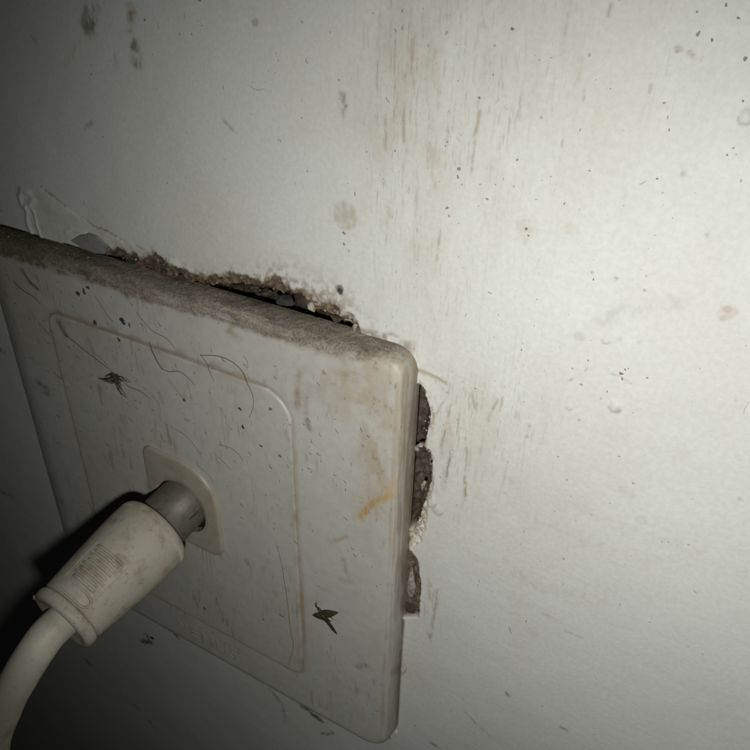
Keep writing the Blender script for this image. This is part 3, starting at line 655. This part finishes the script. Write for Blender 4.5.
def build_frame():
    M = 1300
    prof = [(0, 3.5), (.5, 3.485), (1.0, 3.41), (1.4, 3.27), (1.7, 3.05), (1.92, 2.74), (2.06, 2.3), (2.14, 1.75), (2.2, 1.1), (2.27, .4), (2.3, 0), (2.3, -.8)]
    pw = np.array(prof); t = np.linspace(0, len(prof) - 1, 46)
    po = np.interp(t, np.arange(len(prof)), pw[:, 0]); ph = np.interp(t, np.arange(len(prof)), pw[:, 1])
    base = 43 - 2.3
    flat = round_rect(-base, base, -base, base, (2.0, 2.4, 3.6, 3.6), M)
    c = circle_like(flat, HC, 7.4)
    rings = []
    for u in np.linspace(0, 1, 130)[:-1]:
        p = c + (flat - c) * u
        rings.append(np.stack([p[:, 0], np.full(M, -3.5), p[:, 1]], 1))
    for o, h in zip(po, ph):
        p = round_rect(-base - o, base + o, -base - o, base + o, (2.0 + .55 * o, 2.4 + .55 * o, 3.6 + .6 * o, 3.6 + .6 * o), M)
        rings.append(np.stack([p[:, 0], np.full(M, -h), p[:, 1]], 1))
    V = np.array(rings); x, y, z = V[..., 0], V[..., 1], V[..., 2]
    V[..., 1] += (fbm(x / 30, z / 30, 2, 301) - .5) * .1
    V[..., 1] += 1.5 * np.clip((-36.0 - x) / 7.0, 0, 1) ** 2 * sst(-.3, -2.4, y)     # the left border is dished back
    A = np.ones(V.shape) * np.array((.575, .57, .525))
    A = plate_dirt(x, y, z, A, 305)
    # tan smear down the upper right corner and the right border
    cor = np.exp(-((x - 39) / 4.6) ** 2) * sst(6, 26, z) * (.3 + .7 * sst(.35, .6, fbm(x / 3, z / 6, 4, 311)))
    cor = np.maximum(cor, np.exp(-((x - 36) / 6) ** 2) * sst(27, 36, z) * (.35 + .65 * sst(.3, .55, fbm(x / 2.5, z / 3, 4, 312))))
    A = lay(A, np.clip(cor * .75, 0, 1), (.45, .385, .265))
    sp = sst(.62, .78, fbm(x / .55, z / .9, 3, 313)) * np.clip(cor * 1.2, 0, 1)
    A = lay(A, sp * .5, (.30, .23, .14))
    ln = np.exp(-((x - 41.75 - .25 * (vnoise(z / 9, z * 0, 317) - .5)) / .36) ** 2) * (.4 + .6 * sst(.3, .7, fbm(z / 4, x / 4, 3, 319)))
    A = lay(A, ln * .62, (.40, .33, .21))
    ln = np.exp(-((z + 41.9) / .5) ** 2) * (.4 + .6 * sst(.3, .7, fbm(x / 4, z / 4, 3, 321)))
    A = lay(A, ln * .45, (.34, .30, .20))
    # dirt packed in the joint round the centre panel, thickest along the top
    sd = poly_sd(x, z, [tuple(p) for p in round_rect(*PANEL, PANEL_R, 120)])
    jt = np.exp(-((sd - .1) / .42) ** 2)
    k = .45 + .35 * sst(28, 31, z) + .25 * sst(.4, .7, fbm(x / 3, z / 3, 3, 325))
    A = lay(A, np.clip(jt * k * .66, 0, .9), (.25, .19, .11))
    tp = np.exp(-((sd - .5) / .9) ** 2) * sst(30, 33, z) * sst(.35, .65, fbm(x / 2.4, z / 1.2, 3, 327))
    A = lay(A, tp * .5, (.36, .29, .18))
    og = np.exp(-((sd - .2) / .4) ** 2) * (x > 20) * sst(4, -14, z) * sst(.3, .6, fbm(x, z / 4, 3, 329))
    A = lay(A, og * .55, (.40, .27, .12))
    A = apply_marks(x, z, A, FM, 331)
    # grey-brown dust lying on the ledge that faces up
    edge = 40.1 + (fbm(x / 5, x * 0, 4, 341) - .5) * 1.5 + .3 * sst(5, 25, x) + 1.2 * sst(30, 40, x)
    du = sst(-.55, .5, z - edge + (fbm(x / .8, z / .8, 3, 342) - .5) * .7)
    rg = fbm(x / .7, (z + y) / .7, 4, 343); cl = fbm(x / 4, (z + y) / 1.6, 4, 347)
    dc = np.array((.26, .228, .18)) * (.55 + .9 * rg)[..., None] * (.25 + 1.6 * cl)[..., None]
    warm = sst(1.2, .2, z - edge)[..., None]
    dc = dc * (1 - .5 * warm) + np.array((.31, .255, .175)) * (.6 + .8 * rg)[..., None] * .5 * warm
    green = sst(-8, -30, x)[..., None] * .75
    dc = dc * (1 - green) + np.array((.15, .155, .085)) * (.6 + .8 * rg)[..., None] * green
    bare = sst(.50, .66, fbm(x / 2.2, (z + y) / .9, 4, 349)) * sst(2.2, .4, z - edge)
    keep = np.clip(du * (1 - .55 * bare) * (1.02 - .35 * sst(38, 41, x)) * (.74 + .36 * sst(.3, .55, rg)), 0, 1)[..., None]
    A = A * (1 - keep) + dc * keep
    V[..., 2] += (du * (rg - .45) * .09) * sst(40.5, 42, z)
    V[..., 1] -= du * (rg - .45) * .06
    # grime low on the sides
    sid = sst(2.0, .3, -y) * (1 - du)
    rs = sst(41.9, 42.5, x) * (.35 + .65 * sst(.35, .62, fbm((x + y) / .45, z / 6, 4, 355))) * (.55 + .45 * sst(-12, 12, z))
    A = lay(A, np.clip(rs * .85, 0, 1) * (1 - du), (.31, .26, .18))  # streaky grime, deepened so the lamp-facing right side looks less bright
    A = lay(A, sid * (.25 + .5 * sst(.3, .6, fbm(z / 3, y, 3, 353))), (.30, .25, .17))
    return link('frame', raw_mesh('frame', V.reshape(-1, 3), grid_quads(len(rings), M, True)[:, ::-1], A.reshape(-1, 3), {'dust': keep[..., 0]}), M_FRAME, plate)
frame = build_frame()

def build_panel():
    M = 1000
    out = round_rect(*PANEL, PANEL_R, M)
    rings = []; c = circle_like(out, HC, 5.75)
    for y in (-1.2, -2.6, -4.0, -4.9):
        rings.append(np.stack([c[:, 0], np.full(M, y), c[:, 1]], 1))
    ins = round_rect(PANEL[0] + .45, PANEL[1] - .45, PANEL[2] + .45, PANEL[3] - .45, tuple(r - .35 for r in PANEL_R), M)
    for u in np.linspace(0, 1, 120):
        p = c + (ins - c) * u; rings.append(np.stack([p[:, 0], np.full(M, -5.12), p[:, 1]], 1))
    for o, h in ((.30, 5.10), (.18, 5.05), (.08, 4.95), (.02, 4.84), (0, 4.6)):
        p = round_rect(PANEL[0] + o, PANEL[1] - o, PANEL[2] + o, PANEL[3] - o, tuple(r - o * .8 for r in PANEL_R), M)
        rings.append(np.stack([p[:, 0], np.full(M, -h), p[:, 1]], 1))
    V = np.array(rings); x, y, z = V[..., 0], V[..., 1], V[..., 2]
    V[4:, :, 1] += ((fbm(x / 22, z / 22, 2, 401) - .5) * .1)[4:]
    A = np.ones(V.shape) * np.array((.55, .545, .50))
    A = plate_dirt(x, y, z, A, 405)
    ed = np.minimum(np.minimum(x - PANEL[0], PANEL[1] - x), np.minimum(z - PANEL[2], PANEL[3] - z))
    A = lay(A, np.exp(-(ed / 1.0) ** 2) * .35 * sst(.35, .65, fbm(x / 3, z / 3, 3, 411)), (.36, .29, .18))
    A = lay(A, sst(.25, .1, np.abs(ed)) * .5, (.28, .21, .12))
    A = apply_marks(x, z, A, PM, 413)
    o = link('centre_panel', raw_mesh('centre_panel', V.reshape(-1, 3), grid_quads(len(rings), M, True)[:, ::-1], A.reshape(-1, 3)), M_PANEL, plate)
    o.location.y = 1.3 * MM
    return o
build_panel()

def build_collar():
    # raised ivory surround of the socket: two broad corners, two tight ones
    M = 200
    B = (-8.2, 8.55, -9.2, 10.7); R4 = (8.2, 2.2, 7.6, 2.6)
    rings = []
    out = round_rect(*B, R4, M); c = circle_like(out, HC, 5.6)
    for y in (-1.0, -3.5, -5.3, -5.62): rings.append((c, y))
    rings.append((circle_like(out, HC, 5.75), -5.74))
    for u in (.25, .5, .75, 1.):
        i = round_rect(B[0] + .7, B[1] - .7, B[2] + .7, B[3] - .7, tuple(r - .5 for r in R4), M)
        cc = circle_like(out, HC, 5.9); rings.append((cc + (i - cc) * u, -5.76))
    for o, y in ((.45, -5.74), (.25, -5.66), (.1, -5.5), (0, -5.3), (0, -5.1)):
        rings.append((round_rect(B[0] + o, B[1] - o, B[2] + o, B[3] - o, tuple(r - o * .7 for r in R4), M), y))
    V = np.array([np.stack([p[:, 0], np.full(M, y), p[:, 1]], 1) for p, y in rings])
    o = link('socket_collar', raw_mesh('socket_collar', V.reshape(-1, 3), grid_quads(len(rings), M, True)[:, ::-1]), M_COLLAR, plate)
    o.location.y = 1.3 * MM
    a = np.linspace(0, 2 * math.pi, 40, endpoint=False)
    W_ = [np.stack([HC[0] + r * np.cos(a), np.full(40, y), HC[1] + r * np.sin(a)], 1) for r, y in ((5.58, -4.2), (5.58, -1.5), (4, -1.4), (.01, -1.4))]
    link('socket_well', raw_mesh('socket_well', np.array(W_).reshape(-1, 3), grid_quads(4, 40, True)), M_WELL, o)  # near-black lining, the shade inside the hole put into its colour
    return o
build_collar()

def build_lettering():
    cu = bpy.data.curves.new('lettering', 'FONT')
    cu.body = 'VENUS'; cu.size = 4.6 * MM; cu.extrude = .025 * MM; cu.align_x = 'CENTER'; cu.space_character = 1.22
    cu.offset = .05 * MM
    tmp = bpy.data.objects.new('lettering_text', cu); COL.objects.link(tmp)
    bpy.context.view_layer.update()
    me = bpy.data.meshes.new_from_object(tmp.evaluated_get(bpy.context.evaluated_depsgraph_get()))
    bpy.data.objects.remove(tmp)
    o = link('lettering', me, M_LETTER, plate, False)
    me.materials.clear(); me.materials.append(M_LETTER)
    o.rotation_euler = (math.radians(90), 0, 0)
    o.location = (.1 * MM, -3.51 * MM, -39.0 * MM)
    tag(o, 'worn raised capital letters along the bottom strip')
build_lettering()

# ------------------------------------------------------------------ aerial plug and its cable
P0 = np.array((-.25, -10.3, -.6)); P1 = np.array((-1.5, -30.7, -4.43))
AX = (P1 - P0) / np.linalg.norm(P1 - P0)
E1 = np.array((1., 0, 0)) - AX[0] * AX; E1 /= np.linalg.norm(E1)
E2 = np.cross(AX, E1)
def on_axis(s, r, phi):
    return P0 + AX * s + r * (E1 * math.cos(phi) + E2 * math.sin(phi))
def lathe(name, prof, mat, parent, seg=96, wob=0.):
    V = []
    for i, (s, r) in enumerate(prof):
        for q in range(seg):
            a = 2 * math.pi * q / seg
            V.append(on_axis(s, r, a))
    V = np.array(V)
    return link(name, raw_mesh(name, V, grid_quads(len(prof), seg, True)), mat, parent)
def dense(prof, n):
    P = np.array(prof, float); out = spline(P, n); out[:, 1] = np.maximum(out[:, 1], .01); return [tuple(p) for p in out]
plug = empty('aerial_plug', (0, 0, 0))
tag(plug, 'ivory plastic aerial plug with ribbed grip and thick cable pushed into the socket', 'plug')
BODY = [(0, 4.9), (.0, 5.6), (.12, 6.15), (.45, 6.62), (1.0, 6.95), (1.8, 7.1), (4, 7.1), (8, 6.85), (12, 6.5), (15, 6.2), (17.5, 5.95), (18.6, 5.85), (18.9, 5.6), (19.0, 5.2)]
body = lathe('body', BODY[:6] + dense(BODY[5:12], 40) + BODY[12:], M_PLUG, plug)
def body_r(s): return float(np.interp(s, [p[0] for p in BODY[1:]], [p[1] for p in BODY[1:]]))
sleeve = lathe('metal_sleeve', [(-10.2, 4.4), (-10.2, 4.8), (-9.9, 4.9), (.3, 4.92), (.3, 4.0)], M_METAL, plug, 64)
lathe('end_ring', [(19.0, 5.2), (19.05, 5.6), (19.25, 5.85), (19.6, 5.98), (20.2, 5.98), (20.75, 5.85), (21.05, 5.55), (21.1, 5.1), (20.9, 4.4), (20.7, 3.6), (20.6, 2.6)], M_PLUG, plug)
strip_pts = [on_axis(s_, 4.95, math.radians(16)) for s_ in (-5.6, -4.6, -3.4)]
tube('seam', spline(strip_pts, 8), .1, M_WELL, sleeve, 5)
# chipped lip of the end ring
lump('chip', on_axis(20.9, 5.75, math.radians(150)), (.6, .4, .7), M_PLUG, 55, plug, .4, 2, .4)
def strip(name, s0, s1, a0, a1, h, parent, n=14):
    """low bar lying on the plug body between two stations and two angles"""
    prof = [(0, -.15), (.0, h * .55), (.18, h * .95), (.5, h), (.82, h * .95), (1., h * .55), (1., -.15)]
    V = []
    for k in range(n + 1):
        u = k / n; a = a0 + (a1 - a0) * u
        fade = min(1, min(u, 1 - u) * 8)
        for (t, hh) in prof:
            s = s0 + (s1 - s0) * t
            V.append(on_axis(s, body_r(s) + (hh * (.15 + .85 * fade) if hh > 0 else hh), a))
    return link(name, raw_mesh(name, V, grid_quads(n + 1, len(prof))), M_PLUG, parent)
for k in range(8):
    s = 10.0 + .80 * k
    strip('grip_rib', s, s + (.46, .42, .5, .4, .46, .52, .44, .48)[k], math.radians(46 + (0, 3, -2, 1, 2, -1, 4, 1)[k]), math.radians(96 - (0, 2, 1, 4, 0, 3, 1, 5)[k]), (.42, .36, .30, .40, .32, .38, .28, .34)[k], body)
# moulded frame lines beside the ribs and the U-shaped mark behind them
def on_body(pairs, n, name, r=.13, parent=body):
    pts = spline([on_axis(s, body_r(s) + .02, math.radians(a)) for s, a in pairs], n)
    return tube(name, pts, r, M_PLUG, parent, 6)
on_body([(9.7, 101), (12, 102), (16.4, 103)], 12, 'grip_edge', .05)
on_body([(9.7, 40), (12, 40), (16.4, 39)], 12, 'grip_edge', .06)
on_body([(18.5, 92), (18.5, 70), (18.5, 50), (18.2, 42), (17.5, 39), (16.9, 44), (16.7, 56), (16.7, 80)], 40, 'moulded_mark', .22)
def build_cable():
    pts = [on_axis(18.5, 0, 0), on_axis(21, 0, 0), on_axis(23.5, 0, 0), (-2.1, -35.9, -6.7), (-3.9, -38.4, -11.0), (-7.3, -40.6, -18.4), (-12.8, -43.4, -33.7), (-20, -46, -70), (-30, -44, -120), (-42, -38, -180)]
    c = spline(pts, 120)
    return tube('cable', c, 2.8, M_CABLE, plug, 40)
build_cable()

# ------------------------------------------------------------------ hairs, dust and an insect stuck to the plate
def face_y(p): return -3.92 if (PANEL[0] < p[0] < PANEL[1] and PANEL[2] < p[1] < PANEL[3]) else -3.62
def hair(pts, r, label, mat=M_HAIR, n=30, lift=.0, group='hairs stuck to the wall plate'):
    q = spline([(p[0], face_y(p) - lift, p[1]) for p in pts], n)
    q[:, 1] = np.minimum(q[:, 1], [face_y((v[0], v[2])) - .01 for v in q])
    k = np.linspace(0, 1, n)
    rad = r * .68 * (.45 + .55 * np.sin(np.pi * np.clip(k, .06, .94)) ** .5)
    return tag(tube('hair', q, rad, mat, None, 5), label, 'hair', group)
hair([(8.22, 33.40), (11.26, 34.24), (13.74, 34.32), (15.90, 33.45), (17.22, 31.62), (18.15, 29.46), (17.98, 27.42), (17.03, 25.24)], .075, 'long dark hair arching over the top edge of the centre panel')
hair([(8.23, 33.50), (9.61, 31.98), (10.24, 30.76), (10.69, 29.65)], .06, 'short straight hair meeting the long arched hair at its left end')
hair([(-2.41, 32.63), (-1.65, 31.04), (-0.87, 29.43), (-0.18, 28.53)], .14, 'short thick dark hair crossing the top edge of the centre panel')
hair([(-0.40, 28.46), (1.30, 28.44), (3.52, 29.15), (5.12, 28.74), (6.59, 27.56)], .06, 'thin wavy hair trailing right from the short thick hair')
hair([(-24.24, 30.76), (-23.16, 28.53), (-20.72, 27.46), (-16.32, 25.62), (-11.52, 23.74)], .085, 'long straight hair from the panel corner to the dust tuft')
hair([(-10.69, 23.21), (-8.80, 22.23), (-6.50, 22.20), (-4.15, 21.40)], .075, 'hair curving away from the right of the dust tuft')
hair([(-4.22, 37.45), (-2.99, 36.21), (-1.34, 34.91), (1.29, 34.42), (2.59, 33.57), (3.12, 33.01)], .055, 'fine wavy hair above the top edge of the centre panel', M_HAIRL)
hair([(20.75, 0.31), (21.36, -3.37), (21.76, -7.53), (22.15, -12.35), (22.43, -19.59), (22.88, -24.31), (21.43, -30.50)], .06, 'long fine hair running down the right side of the centre panel', M_HAIR, 50)
hair([(8.69, 15.18), (10.28, 14.37), (12.44, 12.97)], .06, 'short hair right above the socket collar', M_HAIRL)
hair([(10.01, 17.34), (12.53, 17.73), (14.10, 17.15), (15.01, 16.10)], .055, 'faint bent hair up and right of the socket collar', M_HAIRL)
hair([(-0.23, 16.90), (2.40, 16.65), (4.20, 15.48), (5.31, 14.03), (6.22, 12.71)], .06, 'faint wavy hair above the socket collar', M_HAIRL)
hair([(4.55, 11.81), (5.07, 10.73), (7.12, 9.64), (7.85, 8.42)], .05, 'tiny bent hair touching the curved edge of the socket collar', M_HAIRL)
hair([(-4.10, 22.81), (-2.74, 21.69), (-2.14, 20.09), (-2.53, 17.90)], .06, 'curved hair below and right of the dust tuft', M_HAIRL)
hair([(16.70, 35.91), (17.35, 35.10), (17.23, 33.70)], .05, 'tiny hooked hair above the arched hair', M_HAIRL)
hair([(-33.96, 35.54), (-32.05, 34.30), (-29.43, 33.62), (-27.95, 32.66)], .08, 'dark hair near the upper left corner of the plate', M_HAIR)
hair([(-30.46, 38.79), (-29.77, 37.11), (-28.38, 35.95), (-27.55, 35.41)], .12, 'thick dark fibre hanging from the dusty ledge at the upper left')
hair([(-32.22, 32.33), (-30.94, 29.92), (-29.00, 27.87), (-26.78, 26.70)], .05, 'faint hair left of the panel corner', M_HAIRL)
hair([(-13.33, 38.06), (-12.16, 36.41), (-10.99, 34.74), (-10.01, 34.10)], .06, 'thin hair hanging below the dust near the black speck', M_HAIRL)
hair([(-15.37, 26.50), (-14.13, 25.70), (-12.90, 24.89)], .06, 'short stray hair beside the long straight hair', M_HAIRL)
hair([(-29.08, 18.51), (-27.96, 17.79), (-26.92, 17.70)], .07, 'short fibre across the left edge of the centre panel')

def build_tuft():
    t = empty('dust_tuft', (0, 1.3, 0))
    tag(t, 'dark spiky tuft of dust on the upper left of the centre panel', 'dust')
    rng = np.random.default_rng(5)
    c = np.array((-11.36, 23.39))
    def spike(end, w, n):
        e = np.array(end)
        for k in range(n):
            f_ = rng.uniform(.35, 1.05); j0 = c + rng.normal(0, .45, 2); j1 = c + (e - c) * f_ + rng.normal(0, w * .75, 2); mid = (j0 + j1) / 2 + rng.normal(0, w * .7, 2)
            q = spline([(j0[0], -5.5 - rng.uniform(0, .5), j0[1]), (mid[0], -5.5 - rng.uniform(0, .35), mid[1]), (j1[0], -5.3, j1[1])], 10)
            tube('fibre', q, np.linspace(.085, .025, 10), M_FUZZ, t, 4)
    spike((-15.96, 21.29), .35, 9); spike((-10.35, 19.46), .5, 6); spike((-10.42, 21.28), .4, 6); spike((-7.80, 22.56), .5, 4); spike((-11.32, 24.60), .4, 4)
    lump('clot', (c[0], -5.5, c[1]), (.75, .22, .5), M_FUZZ, 61, t, -.3, 3, .5)
build_tuft()

def build_insect():
    t = empty('dead_gnat')
    tag(t, 'small dead brown gnat with spread wings right of the centre panel', 'insect')
    y = -3.85
    head = np.array((28.56, -10.34)); th = np.array((29.97, -11.51)); tip = np.array((32.38, -14.89))
    q = spline([(head[0], y, head[1]), (th[0], y - .25, th[1]), ((th * .5 + tip * .5)[0], y - .1, (th * .5 + tip * .5)[1]), (tip[0], y + .1, tip[1])], 26)
    k = np.linspace(0, 1, 26)
    rad = np.interp(k, [0, .04, .12, .18, .3, .42, .5, .8, .97, 1], [.02, .26, .3, .2, .46, .42, .28, .26, .12, .02])
    tube('body', q, rad, M_BUG, t, 12)
    def wing(root, end, w, bend):
        r = np.array(root); e = np.array(end); d = e - r; L = np.linalg.norm(d); d /= L; n = np.array((-d[1], d[0]))
        N, K = 14, 7; top = []; 
        for i in range(N):
            u = i / (N - 1); hw = w * math.sin(math.pi * min(1, u * .97 + .02)) ** .85 * (1.1 - .35 * u)
            for j in range(K):
                v = j / (K - 1) * 2 - 1
                p = r + d * L * u + n * (hw * v + bend * math.sin(math.pi * u))
                top.append((p[0], y - .22 - .25 * math.sin(math.pi * u) - .05 * (1 - v * v), p[1]))
        top = np.array(top); bot = top + np.array((0, .035, 0))
        V = np.vstack([top, bot]); Q = grid_quads(N, K); o = N * K
        rim = [i * K for i in range(N)] + [(N - 1) * K + j for j in range(1, K)] + [i * K + K - 1 for i in range(N - 2, -1, -1)] + [j for j in range(K - 2, 0, -1)]
        S = [(rim[i], rim[(i + 1) % len(rim)], rim[(i + 1) % len(rim)] + o, rim[i] + o) for i in range(len(rim))]
        link('wing', raw_mesh('wing', V, np.vstack([Q, Q[:, ::-1] + o, S])), M_WING, t)
    wing((28.93, -11.75), (32.93, -8.83), .8, .22)
    wing((31.00, -11.01), (27.56, -12.72), .72, -.18)
    for a, b in (((28.76, -10.21), (28.06, -9.63)), ((28.56, -10.34), (28.38, -9.19))):
        tube('antenna', spline([(a[0], y - .1, a[1]), ((a[0] + b[0]) / 2, y - .3, (a[1] + b[1]) / 2), (b[0], y, b[1])], 8), .07, M_BUG, t, 5)
    for b in ((31.18, -12.55), (28.90, -13.18), (31.40, -11.39), (29.31, -13.45)):
        m = ((th[0] + b[0]) / 2, y - .2, (th[1] + b[1]) / 2 + .3)
        tube('leg', spline([(th[0], y, th[1]), m, (b[0], y + .2, b[1])], 8), .05, M_BUG, t, 5)
build_insect()

# specks of fly dirt: low crusts, uneven in outline
def mat_speck():
    m = Nodes('fly_dirt'); m.l(m.attr('albedo'), m.p.inputs['Base Color']); m.p.inputs['Roughness'].default_value = .7
    m.l(m.bump(m.noise(5000, 3, .6), .00005, .6), m.p.inputs['Normal']); return m.mat
M_SPECK = mat_speck()
def wall_h(x, z):
    i = min(max(np.searchsorted(WALL['xs'], x), 1), len(WALL['xs']) - 1); j = min(max(np.searchsorted(WALL['zs'], z), 1), len(WALL['zs']) - 1)
    return WALL['H'][i - 1:i + 1, j - 1:j + 1].max()
def build_specks(name, label, lst, height, seed):
    rng = np.random.default_rng(seed); V = []; A = []; Q = []; b = 0
    for x, z, r, k, col in lst:
        y = height(x, z); n = 12; ph = rng.uniform(0, 6.28, 3); st = rng.uniform(.75, 1.35); col = np.array(col)
        base = col * k + np.array((.52, .50, .44)) * (1 - k)
        for ring, hh in ((1.0, -.02), (.72, .10), (.3, .16)):
            for q in range(n):
                a = 2 * math.pi * q / n
                rr = r * ring * (1 + .22 * math.sin(2 * a + ph[0]) + .16 * math.sin(3 * a + ph[1]) + .10 * math.sin(5 * a + ph[2]))
                V.append((x + rr * math.cos(a) / st, y - hh * r * .8, z + rr * math.sin(a) * st)); A.append(base * rng.uniform(.8, 1.2))
        q_ = grid_quads(3, n, True) + b; Q.append(q_); b += 2 * n
        Q.append(np.array([[b + i, b + i + 1, b + n - 2 - i, b + n - 1 - i] for i in range(n // 2 - 1)])); b += n
    return tag(link(name, raw_mesh(name, V, np.vstack(Q)[:, ::-1], np.array(A)), M_SPECK), label, 'dirt', None, 'stuff')
rng = np.random.default_rng(31)
lst = [(x, z, r * .52, k * .8, c) for x, z, r, k, c in SPECKS]
for k in range(1150):
    x, z = rng.uniform(-30, 95), rng.uniform(-30, 88)
    if abs(x) < 44 and abs(z) < 44.5: continue
    dens = .25 + .75 * math.exp(-((x - 44) / 16) ** 2) * (z > 10)
    if rng.random() > dens: continue
    lst.append((x, z, rng.uniform(.035, .085) * (1.5 if rng.random() < .1 else 1), rng.uniform(.35, .85), (.16, .13, .085) if rng.random() < .6 else (.25, .20, .12)))
build_specks('wall_specks', 'tiny dark specks of dirt scattered over the painted wall', lst, lambda x, z: -wall_h(x, z), 33)
lst = list(PLATE_SPECKS)
for k in range(330):
    x, z = rng.uniform(-40, 41), rng.uniform(-41, 40)
    if (x - 0) ** 2 + (z - 1) ** 2 < 130: continue
    lst.append((x, z, rng.uniform(.04, .11) * (1.5 if rng.random() < .1 else 1), rng.uniform(.45, .95), (.09, .075, .05) if rng.random() < .6 else (.22, .17, .10)))
build_specks('plate_specks', 'tiny dark specks of dirt scattered over the wall plate', lst, lambda x, z: face_y((x, z)) + (.10 if face_y((x, z)) < -3.8 else .12) - .02, 35)

# lint and short fibres nobody could count, on the plate and the wall
def build_lint(name, label, spots, mat, seed, n_seg=7):
    rng = np.random.default_rng(seed); V = []; Q = []; base = 0
    for (x, z, y, L, r, ang) in spots:
        a = ang; p = np.array((x, z)); path = []
        bend = rng.normal(0, .12)
        for k in range(n_seg):
            path.append((p[0], y - .03 - .08 * math.sin(math.pi * k / (n_seg - 1)), p[1]))
            p = p + np.array((math.cos(a), math.sin(a))) * L / n_seg; a += bend + rng.normal(0, .12)
        P = np.array(path); T = np.gradient(P, axis=0)
        for k in range(n_seg):
            t = T[k] / np.linalg.norm(T[k]); s = np.cross(t, (0, 1, 0)); s /= np.linalg.norm(s) + 1e-9; u = np.cross(t, s)
            rr = r * (.5 + .5 * math.sin(math.pi * (k + .5) / n_seg))
            for w in (0, 2.094, 4.189): V.append(P[k] + rr * (s * math.cos(w) + u * math.sin(w)))
        Q.append(grid_quads(n_seg, 3, True) + base); base += n_seg * 3
    return tag(link(name, raw_mesh(name, V, np.vstack(Q)), mat), label, 'lint', None, 'stuff')
rng = np.random.default_rng(77)
sp = []
for k in range(420):
    x, z = rng.uniform(-37, 40), rng.uniform(-39, 39.5)
    if (x - 1) ** 2 + (z - 1) ** 2 < 130: continue
    if rng.random() > (.35 + .65 * (z > 5)) : continue
    sp.append((x, z, face_y((x, z)) + .05, rng.uniform(.3, 1.1), rng.uniform(.02, .05), rng.normal(-1.0, .5)))
build_lint('plate_lint', 'short dark lint fibres sprinkled over the wall plate', sp, M_LINT, 78)
sp = []
for k in range(170):
    x, z = rng.uniform(-45, 92), rng.uniform(-45, 88)
    if abs(x) < 44 and abs(z) < 44: continue
    if x > 62 and rng.random() < .6: continue
    L = rng.uniform(.25, .9) if rng.random() < .93 else rng.uniform(1.5, 2.6)
    sp.append((x, z, -.12, L, rng.uniform(.01, .022), rng.normal(-1.4, .6)))
build_lint('wall_lint', 'short fine fibres caught on the painted wall', sp, M_LINT, 79)
# grit lying on the dusty ledge
def build_grit():
    rng = np.random.default_rng(91); V = []; Q = []; b = 0
    for k in range(190):
        x = rng.uniform(-42, 41); u = rng.random()
        z, y = (42.85 + rng.uniform(0, .2), -rng.uniform(.2, 2.2)) if u < .75 else (40.8 + rng.uniform(0, 1.0), -3.4)
        r = rng.uniform(.05, .12) * (2.2 if rng.random() < .05 else 1)
        c = np.array((x, y, z)); ax = rng.normal(size=(3, 3)); ax, _ = np.linalg.qr(ax)
        for s in ((-1, -1, -1), (1, -1, -1), (1, 1, -1), (-1, 1, -1), (-1, -1, 1), (1, -1, 1), (1, 1, 1), (-1, 1, 1)):
            V.append(c + r * (ax @ (np.array(s) * rng.uniform(.35, .75, 3))))
        Q += [[b + i for i in f] for f in ((0, 3, 2, 1), (4, 5, 6, 7), (0, 1, 5, 4), (1, 2, 6, 5), (2, 3, 7, 6), (3, 0, 4, 7))]; b += 8
    tag(link('ledge_grit', raw_mesh('ledge_grit', V, Q), M_GRIT, None, False), 'fine pale grit lying along the dusty top ledge of the plate', 'grit', None, 'stuff')
build_grit()
